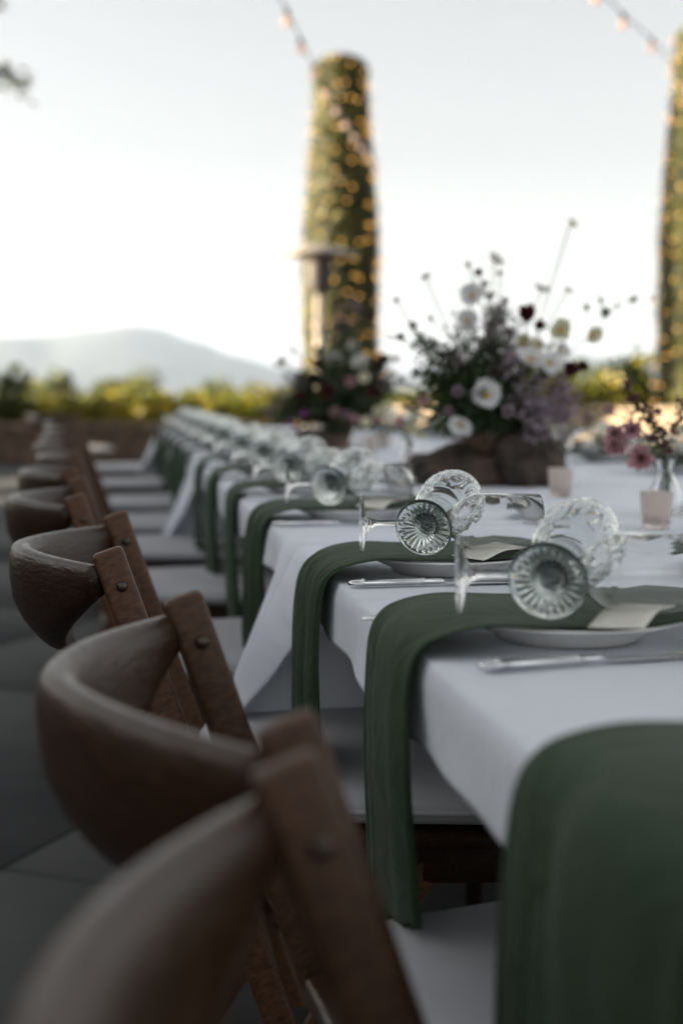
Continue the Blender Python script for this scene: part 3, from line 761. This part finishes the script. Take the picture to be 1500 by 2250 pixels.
SETR = [3.85, 4.5, 5.12, 5.72, 6.32, 6.92, 7.52, 8.12, 8.7]
def place_setting(i, Y, rz, side, k):
    base = Vector((PX if side == 0 else 2.017-PX, Y, TOPZ)); M = Matrix.Translation(base) @ Matrix.Rotation(PI*side, 4, 'Z'); Mr = M @ Matrix.Rotation(R(rz), 4, 'Z')
    wh = ('%s setting from the far end' % ORD[k]) if side == 0 else ('%s opposite setting from the far end' % ORD[k])
    gs = ' along the chairs in view' if side == 0 else ' across the table'
    def put(name, me, label, cat, loc, rot=(0, 0, 0), mtx=M):
        o = obj(name, me); o.matrix_world = mtx @ Matrix.Translation(loc) @ Euler(rot).to_matrix().to_4x4()
        return tag(o, label, cat, cat + 's' + gs)
    jx, jy = rnd(-.006, .006), rnd(-.012, .012)
    if i == 3 and side == 0: jx = jy = 0
    put('dinner_plate', plate_me, 'white dinner plate under a green napkin at the ' + wh, 'plate', (0, .012, 0))
    nk_ = put('napkin', nap_me[(i*2+side) % 5], 'sage green napkin over the table edge at the ' + wh, 'napkin', (0, .015+jy*.3, 0.0))
    if i == 1 and side == 0: nk_.scale.y = 1.25; nk_.location.x -= .006; nk_.rotation_euler.z += R(3)
    def cutlery(name, parts, label, loc, rot):
        t = thing(name, label, name.split('_')[-1], (0, 0, 0), 0, name.replace('_', ' ') + 's' + gs)
        t.matrix_world = Mr @ Matrix.Translation(loc) @ Euler(rot).to_matrix().to_4x4()
        for nm, me, ly in parts:
            obj(nm, me, t, (0, ly, 0))
    cutlery('dinner_knife', [('handle', kn_handle, 0), ('blade', kn_blade, 0)], 'polished steel knife beside the plate at the ' + wh, (-.150+jx, -.124+jy*.4, .0004), (0, 0, R(2)))
    cutlery('dinner_fork', [('handle', fk_handle, 0)] + [('tine', tine_me, q) for q in (-.0095, -.0032, .0032, .0095)], 'polished steel fork beside the plate at the ' + wh, (-.160+jx, .145+jy*.4, .0004), (0, 0, R(-2)))
    # wine glass on its side, foot to the diner; pressed goblet crossing it, foot to the near side
    zr = .0315
    wd = Vector((1, -.10+rnd(-.05, .05)*(i != 3), .004))
    put('wine_glass', wine_me, 'clear wine glass lying on its side at the ' + wh, 'wine glass', (-.122+jx, -.045+jy, zr+.0372), axis_rot(wd))
    yw = R(30 + (0 if i == 3 else rnd(-6, 6))); s = 1 if side == 0 else -1
    gd = Vector((math.sin(yw), math.cos(yw)*s, math.tan(R(12))))
    put('pressed_goblet', gob_me, 'pressed glass goblet with rayed foot lying at the ' + wh, 'goblet', (-.052+jx, (-.088+jy)*s, zr+.034), axis_rot(gd))
    c = put('place_card', cd_me, 'small cream place card on the napkin at the ' + wh, 'card', (.03+rnd(-.01, .01), -.082+rnd(-.006, .006), .0335), (R(rnd(-4, 4)), R(-6), R(rnd(25, 60))))
for i, (Y, rz) in enumerate(SETL): place_setting(i, Y, rz, 0, len(SETL)-i)
for i, Y in enumerate(SETR): place_setting(i, Y, rnd(-2, 2), 1, len(SETR)-i)

# ------------------------------------------------------------------ centrepieces
def rock(loc, size, seed, label, rz=0):
    bm = bmesh.new(); bmesh.ops.create_icosphere(bm, subdivisions=5, radius=1)
    for v in bm.verts:
        n = v.co.normalized(); q = n*1.15+Vector((seed*3.1, 0, 0))
        d = 1 + .30*noise.noise(q*1.1) + .13*noise.noise(q*3) + .05*noise.noise(q*8) + .02*noise.noise(q*20)
        v.co = n*d
        v.co.z = max(v.co.z, -.62)
    zmin = min(v.co.z for v in bm.verts)
    for v in bm.verts: v.co = Vector((v.co.x*size[0]/2, v.co.y*size[1]/2, (v.co.z-zmin)*size[2]/1.62))
    me = bpy.data.meshes.new('rock'); bm.to_mesh(me); bm.free(); me.materials.append(rock_m); me.polygons.foreach_set('use_smooth', [True]*len(me.polygons))
    return tag(obj('rock', me, None, loc, (0, 0, rz)), label, 'rock', 'rocks around the flower bowls')
a = atz(1028, 1068, TOPZ); rock((a.x, a.y+.06, TOPZ), (.245, .19, .100), 1, 'low wide dark rock beside the brown clay bowl of the white flower bouquet', -.1)
a = atz(1172, 1070, TOPZ); rock((a.x, a.y+.06, TOPZ), (.185, .17, .150), 4, 'taller blackish rock standing beside a votive cup and the white bouquet', .5)
bowl_me = lathe('clay_bowl', [(0, 0), (.045, 0), (.048, .006), (.040, .016), (.046, .035), (.062, .075), (.072, .120), (.074, .132), (.070, .134), (.066, .125), (.056, .08), (.038, .04), (0, .03)], bowl_m, 48, lambda i, a, r, z: (r*(1+.012*math.sin(3*a+i)), z))
B1 = Vector((*at(1075, 1000, 3.56).xy, TOPZ)); B2 = Vector((*at(745, 950, 5.75).xy, TOPZ))
tag(obj('clay_bowl', bowl_me, None, B1), 'brown clay bowl behind two dark rocks holding the white bouquet', 'bowl', 'flower bowls on the table')
tag(obj('clay_bowl', bowl_me, None, B2), 'brown clay bowl holding the burgundy bouquet in front of the heater', 'bowl', 'flower bowls on the table')
a = B2 + Vector((-.12, -.16, 0)); rock(a, (.17, .15, .08), 7, 'small dark rock beside the bowl of the burgundy bouquet', .9)

def petal_mesh(L, W, m, cup=.2, notch=.0):
    def fn(u, v):
        s = v*2-1; wdt = W*math.sin(min(1, u*1.02+.06)*PI*.86)**.7; x = L*(u - notch*u*u*(1-abs(s)))
        return Vector((x, s*wdt/2, cup*L*u*u*.6 + .12*W*s*s + .03*L*math.sin(u*9)*s))
    return grid('petal', fn, 7, 6, m)
PET = {n: petal_mesh(L, W, m, c, nt_) for n, (L, W, m, c, nt_) in dict(
    white=(.031, .028, petal_white, .25, .12), cream=(.026, .022, petal_cream, .5, .05), wine=(.022, .019, petal_wine, .7, 0), pink=(.023, .015, petal_pink, .6, 0),
    mauve=(.012, .009, petal_mauve, .4, 0), purple=(.016, .011, petal_purple, .6, 0)).items()}
cen_me = {'white': lathe('flower_centre', [(0, -.002), (.006, -.001), (.0068, .003), (.005, .007), (0, .008)], pollen, 12), }
cen_me['dark'] = lathe('flower_centre', [(0, -.002), (.005, -.001), (.0055, .003), (.004, .006), (0, .007)], petal_wine, 10)
def flower(parent, kind, p, facing, s=1.0):
    nP = {'white': 7, 'cream': 8, 'wine': 11, 'pink': 14, 'mauve': 5, 'purple': 6}[kind]
    q = Vector(facing).normalized().to_track_quat('Z', 'Y')
    c = obj('flower', cen_me['white' if kind in ('white',) else ('dark' if kind != 'cream' else 'white')], parent, p, q.to_euler(), (s, s, s))
    for k in range(nP):
        ring = 0 if kind in ('white', 'cream', 'mauve', 'purple') else (k % 2)
        obj('petal', PET[kind], c, (0, 0, .002*ring), Euler((rnd(-.2, .2), -(.12+.5*ring+rnd(0, .25)), 2*PI*k/nP+rnd(-.12, .12))), (rnd(.88, 1.1)*(1-.2*ring), rnd(.88, 1.1), 1))
def bouquet(name, label, base, heads, cloud, nleaf, spray, extra=None, seed=1):
    random.seed(seed)
    t = thing(name, label, 'bouquet', base, 0, 'bouquets along the middle of the table')
    mouth = Vector((0, 0, .11)); st = MB(); lf = MB()
    for kind, P, fc, s in heads:
        p = Vector(P)-base; a = mouth + Vector((rnd(-.03, .03), rnd(-.03, .03), 0)); md = a.lerp(p, .5)+Vector((0, 0, .03))+rdir()*.02
        st.tube(spline([a-Vector((0, 0, .07)), a, md, p-Vector(fc).normalized()*.004], 14), .0018, 5)
        flower(t, kind, p, fc, s)
    for c, r, n, L, W in [(c, r*1.22, int(n*1.7), L*1.05, W*1.05) for c, r, n, L, W in cloud]:                                # leaves gathered in clumps on side twigs
        c = Vector(c)-base
        for _ in range(max(2, n//14)):
            tw = c + rdir()*r*rnd(.4, 1.0); a = mouth+Vector((rnd(-.04, .04), rnd(-.04, .04), .0))
            cur = spline([a, a.lerp(tw, .55)+Vector((0, 0, .025))+rdir()*.02, tw], 10); st.tube(cur, .0011, 4)
            for q in range(14):
                p = cur[int(rnd(4, 9.99))]; lf.leaf(p+rdir()*.008, (tw-a).normalized()*.7+rdir(), rdir(), L*rnd(.6, 1.25), W*rnd(.7, 1.2))
    obj('stems', st.me('stems', stem_m), t); fo = obj('foliage', lf.me('foliage', leaf_dark, False), t); fo['kind'] = 'stuff'
    for m_, items, nm in spray:                               # airy sprays of tiny florets
        sp = MB(); tw_ = MB()
        for c, r, n in [(c, r*1.15, int(n*1.1)) for c, r, n in items]:
            c = Vector(c)-base
            cur = spline([mouth, mouth.lerp(c, .6)+rdir()*.02, c], 8); tw_.tube(cur, .001, 4)
            for _ in range(n):
                p = c + rdir()*r*random.random()**.6; tw_.tube([c.lerp(p, -.3), p], .0005, 3, False)
                for _ in range(3): sp.leaf(p, rdir(), rdir(), rnd(.007, .013), rnd(.005, .009))
        o = obj(nm, sp.me(nm, m_, False), t); o['kind'] = 'stuff'
        o2 = obj('twigs', tw_.me('twigs', brown_stem), t); o2['kind'] = 'stuff'
    return t
D1 = 3.5
toC = lambda dx=0, dy=0: Vector((-.25+dx, -.9, .15+dy))
def h(px, py, kind, s=1., d=D1, fx=0, fz=0): return (kind, at(px, py, d), toC(fx, fz), s)
heads1 = [(k_, p_, f_, s_*1.02) for k_, p_, f_, s_ in [h(1036, 650, 'white', 1.1), h(1026, 706, 'white', 1.0), h(1068, 868, 'white', 1.25, 3.38), h(1012, 930, 'white', 1.05, 3.36, -.3, -.8), h(1086, 575, 'white', .75, 3.5, .6, .6), h(1253, 494, 'cream', .6, 3.6, .8, .5), h(1188, 640, 'white', .8, 3.6, .4, 1.4), h(1246, 640, 'white', .5, 3.6, .6, .8),
    h(936, 612, 'white', .5, 3.55, -.6, 1.2), h(1230, 726, 'cream', 1.15, 3.45), h(1299, 735, 'cream', 1.0, 3.45, .5, -.3), h(1165, 792, 'white', 1.2, 3.40, .2, .6), h(1205, 800, 'white', 1.1, 3.38, .5, .2), h(1150, 752, 'cream', .9, 3.5), h(1090, 690, 'white', .7, 3.6, .2, .3), h(1230, 770, 'white', .8, 3.42, .6, .3),
    h(1157, 690, 'wine', 1.15, 3.42), h(1185, 716, 'wine', .8, 3.42), h(1252, 812, 'wine', 1.0, 3.4), h(1278, 806, 'wine', .8, 3.4), h(1050, 600, 'wine', .55, 3.5), h(1028, 583, 'wine', .4, 3.5), h(905, 715, 'wine', .5, 3.5), h(945, 700, 'wine', .4, 3.55), h(880, 740, 'wine', .5, 3.5), h(1065, 624, 'mauve', .9), h(1078, 650, 'mauve', 1.0), h(1098, 600, 'mauve', .8), h(960, 835, 'mauve', 1), h(1110, 660, 'mauve', .9),
    h(1005, 860, 'mauve', 1.4, 3.4), h(1115, 905, 'mauve', 1.4, 3.35), h(985, 905, 'mauve', 1.2, 3.4), h(870, 660, 'wine', .4, 3.55), h(930, 880, 'pink', .6, 3.4), h(1180, 760, 'cream', .8, 3.45)]]
A = lambda px, py, d=D1: at(px, py, d)
cloud1 = [(A(1000, 850), .085, 330, .030, .015), (A(1060, 830), .085, 330, .030, .015), (A(945, 800), .06, 130, .026, .012), (A(1090, 750), .07, 130, .026, .012), (A(1150, 850), .08, 200, .028, .013), (A(920, 760), .05, 70, .022, .010), (A(1040, 720), .05, 90, .022, .010), (A(1060, 890, 3.45), .07, 330, .032, .017), (A(990, 900, 3.45), .06, 230, .03, .016), (A(1130, 920, 3.45), .06, 150, .03, .014), (A(900, 860), .05, 60, .02, .010), (A(880, 735), .035, 28, .018, .008), (A(1105, 680), .04, 40, .02, .009), (A(1210, 800), .06, 70, .024, .011)]
spray1 = [(petal_mauve, [(A(1170, 880, 3.4), .055, 110), (A(1215, 850, 3.42), .05, 90), (A(1225, 920, 3.4), .05, 100), (A(1180, 930, 3.4), .045, 80), (A(1090, 700), .04, 60), (A(1075, 745), .045, 60), (A(1240, 880, 3.4), .035, 50), (A(1120, 800, 3.42), .045, 60), (A(1000, 790), .04, 40), (A(1120, 740), .04, 45)], 'mauve_spray')]
bq1 = bouquet('white_bouquet', 'loose bouquet of white cosmos, mauve sprays and dark leaves above two rocks', B1, heads1, cloud1, 0, spray1, seed=3)
# ivy branch reaching out of it
iv = MB(); ivs = MB(); pp = [A(1160, 800), A(1245, 705), A(1320, 690), A(1385, 657), A(1440, 655), A(1482, 656)]
cur = spline([q-B1 for q in pp], 30); ivs.tube(cur, .0010, 5); obj('ivy_stem', ivs.me('ivy_stem', stem_m), bq1)
for (px, py, L) in ((1285, 680, .030), (1322, 688, .042), (1315, 660, .026), (1352, 672, .018), (1386, 656, .028), (1432, 655, .016), (1482, 655, .014)):
    lm = MB(); p = A(px, py)-B1
    for k in range(5):
        a = (k-2)*.62; lm.leaf(Vector((0, 0, 0)), Vector((math.cos(a), math.sin(a), 0)), Vector((0, 0, 1)), L*(.62-.09*abs(k-2)), L*.34, .05)
    obj('ivy_leaf', lm.me('ivy_leaf', leaf_mid, False), bq1, p, Euler((R(90)+rnd(-.5, .5), rnd(-1, 1), rnd(-.6, .6))))
# second bouquet
D2 = 5.7
def h2(px, py, kind, s=1., d=D2, fx=0, fz=0): return h(px, py, kind, s, d, fx, fz)
random.seed(12)
heads2 = [h2(738, 792, 'white', 1.3), h2(790, 795, 'white', 1.2), h2(775, 760, 'white', .8), h2(700, 800, 'wine', 1.4), h2(690, 835, 'wine', 1.6), h2(660, 830, 'wine', 1.2), h2(845, 790, 'wine', 1.4), h2(835, 810, 'wine', 1.4), h2(870, 790, 'wine', .9), h2(760, 690, 'wine', .9), h2(785, 675, 'mauve', 1.6), h2(800, 690, 'wine', .9), h2(815, 695, 'wine', .8), h2(750, 720, 'wine', 1), h2(775, 660, 'mauve', 1.3), h2(745, 665, 'wine', .8),
    h2(668, 910, 'purple', 1.3, 5.5), h2(640, 930, 'purple', 1.2, 5.5), h2(760, 910, 'mauve', 1.6, 5.5), h2(820, 860, 'wine', 1.3, 5.5), h2(720, 860, 'wine', 1.6, 5.5), h2(770, 840, 'pink', 1.0, 5.5), h2(800, 830, 'cream', .9, 5.5), h2(660, 870, 'wine', 1.2, 5.5), h2(700, 770, 'wine', .9), h2(610, 800, 'wine', .6), h2(585, 745, 'mauve', .8), h2(605, 715, 'mauve', .7), h2(620, 795, 'white', .7), h2(645, 770, 'wine', .7), h2(735, 905, 'pink', .9, 5.5), h2(850, 895, 'cream', 1.0, 5.5), h2(830, 905, 'cream', .9, 5.5)]
C2 = lambda px, py: at(px, py, D2)
cloud2 = [(C2(700, 870), .12, 330, .040, .018), (C2(760, 860), .12, 330, .040, .018), (C2(650, 880), .10, 200, .036, .016), (C2(820, 850), .10, 230, .036, .016), (C2(740, 800), .10, 200, .034, .015), (C2(620, 900), .07, 120, .03, .014), (C2(720, 920), .10, 250, .04, .018), (C2(800, 910), .08, 150, .034, .015), (C2(780, 720), .07, 90, .028, .011), (C2(840, 930), .06, 70, .03, .012)]
spray2 = [(petal_mauve, [(C2(650, 850), .07, 70), (C2(790, 880), .07, 80), (C2(600, 890), .06, 60), (C2(760, 700), .07, 60), (C2(850, 840), .06, 60), (C2(720, 830), .06, 60)], 'mauve_spray')]
bouquet('burgundy_bouquet', 'dense bouquet of burgundy and mauve flowers in front of the heater', B2, heads2, cloud2, 0, spray2, seed=8)

# ------------------------------------------------------------------ votive cups and bud vases
def vdisp(i, a, r, z): return (r*(1+.014*math.cos(26*a)) if .004 < z < .060 and r > .019 and i < 7 else r, z)
vot_me = lathe('votive_cup', [(0, 0), (.020, 0), (.0222, .002), (.0228, .008), (.0245, .03), (.0268, .055), (.0278, .062), (.0270, .0635), (.0258, .062), (.0225, .03), (.0205, .010), (0, .009)], votive_m, 104, vdisp)
wx_me = lathe('tealight', [(0, .0095), (.018, .0095), (.018, .022), (.016, .023), (0, .0225)], wax_m, 24)
VOT = [(1440, 1163, 'pink frosted votive cup beside the clear bud vase'), (1230, 1092, 'pink frosted votive cup in front of the taller dark rock'), (910, 1046, 'pink frosted votive cup beside the low wide dark rock'), (845, 985, 'pink frosted votive cup between the two bouquets'), (815, 992, 'pink frosted votive cup near the burgundy bouquet, second from it'), (692, 975, 'pink frosted votive cup right beside the burgundy bouquet'), (655, 962, 'pink frosted votive cup before the burgundy bouquet'), (1130, 985, 'pink frosted votive cup behind the taller dark rock')]
for px, py, lb in VOT:
    p = atz(px, py, TOPZ); t = thing('votive_cup', lb, 'votive', (p.x, p.y, TOPZ), rnd(0, 3), 'votive cups on the table'); obj('cup', vot_me, t); obj('tealight', wx_me, t)
bud_me = lathe('bud_vase', [(0, 0), (.030, 0), (.034, .003), (.036, .012), (.034, .03), (.024, .055), (.015, .075), (.0135, .09), (.018, .103), (.0225, .110), (.0215, .1112), (.0165, .103), (.0118, .09), (.013, .075), (.022, .055), (.0318, .03), (.0335, .014), (.030, .007), (0, .006)], clear, 48)
def bud(px, py, lb, lb2, heads, spikes, seed):
    random.seed(seed); p = atz(px, py, TOPZ); p.y += .03
    o = tag(obj('bud_vase', bud_me, None, (p.x, p.y, TOPZ)), lb, 'vase', 'bud vases on the table')
    t = thing('posy', lb2, 'flowers', (p.x, p.y, TOPZ), 0, 'posies in the bud vases'); st = MB(); lf = MB(); sp = MB()
    bs = Vector((p.x, p.y, TOPZ))
    for kind, P, s in heads:
        q = Vector(P)-bs; a = Vector((rnd(-.018, .018), rnd(-.018, .018), .012)); nk = Vector((rnd(-.006, .006), rnd(-.006, .006), .095))
        st.tube(spline([a, nk, nk.lerp(q, .55)+Vector((0, 0, .02)), q], 16), .0014, 5); flower(t, kind, q, toC(rnd(-.4, .4), rnd(-.3, .5)), s)
    for P0, P1, n in spikes:
        q0, q1 = Vector(P0)-bs, Vector(P1)-bs; a = Vector((rnd(-.018, .018), rnd(-.018, .018), .012)); nk = Vector((rnd(-.006, .006), rnd(-.006, .006), .095))
        st.tube(spline([a, nk, q0, q1], 18), .0013, 5)
        for _ in range(n):
            c = q0.lerp(q1, random.random()); sp.leaf(c+rdir()*.006, rdir()+Vector((0, 0, .5)), rdir(), rnd(.010, .02), rnd(.007, .012))
    for _ in range(26):
        c = Vector((rnd(-.03, .03), rnd(-.02, .02), rnd(.10, .17))); lf.leaf(c, rdir()+Vector((0, 0, .6)), rdir(), rnd(.02, .035), rnd(.007, .012))
    obj('stems', st.me('stems', stem_m), t); f_ = obj('foliage', lf.me('foliage', leaf_mid, False), t); f_['kind'] = 'stuff'
    if sp.v:
        f_ = obj('flower_spikes', sp.me('flower_spikes', petal_wine, False), t); f_['kind'] = 'stuff'
V = lambda px, py, d=2.55: at(px, py, d)
bud(1472, 1135, 'clear glass bud vase beside a pink votive cup, holding dark purple spikes', 'posy of pink blooms and dark purple spikes beside the taller rock', [('pink', V(1410, 1005), 1.25), ('pink', V(1350, 985), 1.2), ('pink', V(1352, 952), .9), ('pink', V(1385, 945), .9), ('mauve', V(1430, 965), 1.2)], [(V(1420, 930), V(1378, 845), 46), (V(1440, 960), V(1425, 895), 40), (V(1470, 1000), V(1440, 940), 40), (V(1480, 960), V(1500, 880), 30)], 31)
# thin arching grass stems between the posy and the bouquet
gs = thing('grass_sprig', 'thin arching grass stems bowing between the posy and the white bouquet', 'grass', (*atz(1475, 1130, TOPZ).xy, TOPZ)); gm = MB(); b0 = gs.location.copy()
for P in ([(1462, 1040), (1450, 920), (1420, 845), (1370, 828), (1325, 842)], [(1466, 1040), (1400, 930), (1330, 850), (1285, 805)], [(1462, 1045), (1390, 935), (1320, 905), (1250, 885)], [(1468, 1040), (1415, 905), (1360, 890), (1290, 878)], [(1475, 1040), (1490, 930), (1484, 860), (1475, 800)]):
    gm.tube(spline([Vector((0, .03, .02))]+[V(a, b)-b0 for a, b in P], 24), .0007, 4)
obj('stem', gm.me('stem', stem_m), gs)
bud(905, 1032, 'clear glass bud vase with trailing greens next to the low wide rock', 'small posy of cream buds and greens next to the low wide rock', [('cream', at(900, 945, 3.9), .7), ('pink', at(880, 930, 3.9), .7), ('cream', at(925, 955, 3.9), .6)], [(at(900, 990, 3.9), at(885, 935, 3.9), 10)], 32)
bud(790, 985, 'clear glass bud vase in front of the burgundy bouquet', 'small posy of pink buds in front of the burgundy bouquet', [('pink', at(780, 925, 5.3), 1), ('cream', at(805, 930, 5.3), .9), ('pink', at(830, 925, 5.3), .9)], [], 33)
bud(1300, 1000, 'clear glass bud vase across the table behind the taller rock', 'posy of pale buds across the table behind the taller rock', [('cream', at(1315, 965, 4.7), .9), ('pink', at(1340, 905, 4.7), 1), ('purple', at(1290, 920, 4.7), 1)], [(at(1300, 960, 4.7), at(1270, 880, 4.7), 12)], 34)

# ------------------------------------------------------------------ haze
hz_m = bpy.data.materials.new('haze_air'); hz_m.use_nodes = True; n = hz_m.node_tree.nodes; n.clear()
pv = n.new('ShaderNodeVolumePrincipled'); pv.inputs['Color'].default_value = (.64, .76, 1.0, 1); pv.inputs['Density'].default_value = 7.5e-5; pv.inputs['Anisotropy'].default_value = .15
om = n.new('ShaderNodeOutputMaterial'); hz_m.node_tree.links.new(pv.outputs[0], om.inputs['Volume'])
hb = MB(); hb.box((0, 0, 157), (21000, 21000, 358)); tag(obj('haze', hb.me('haze', hz_m, False)), kind='stuff')
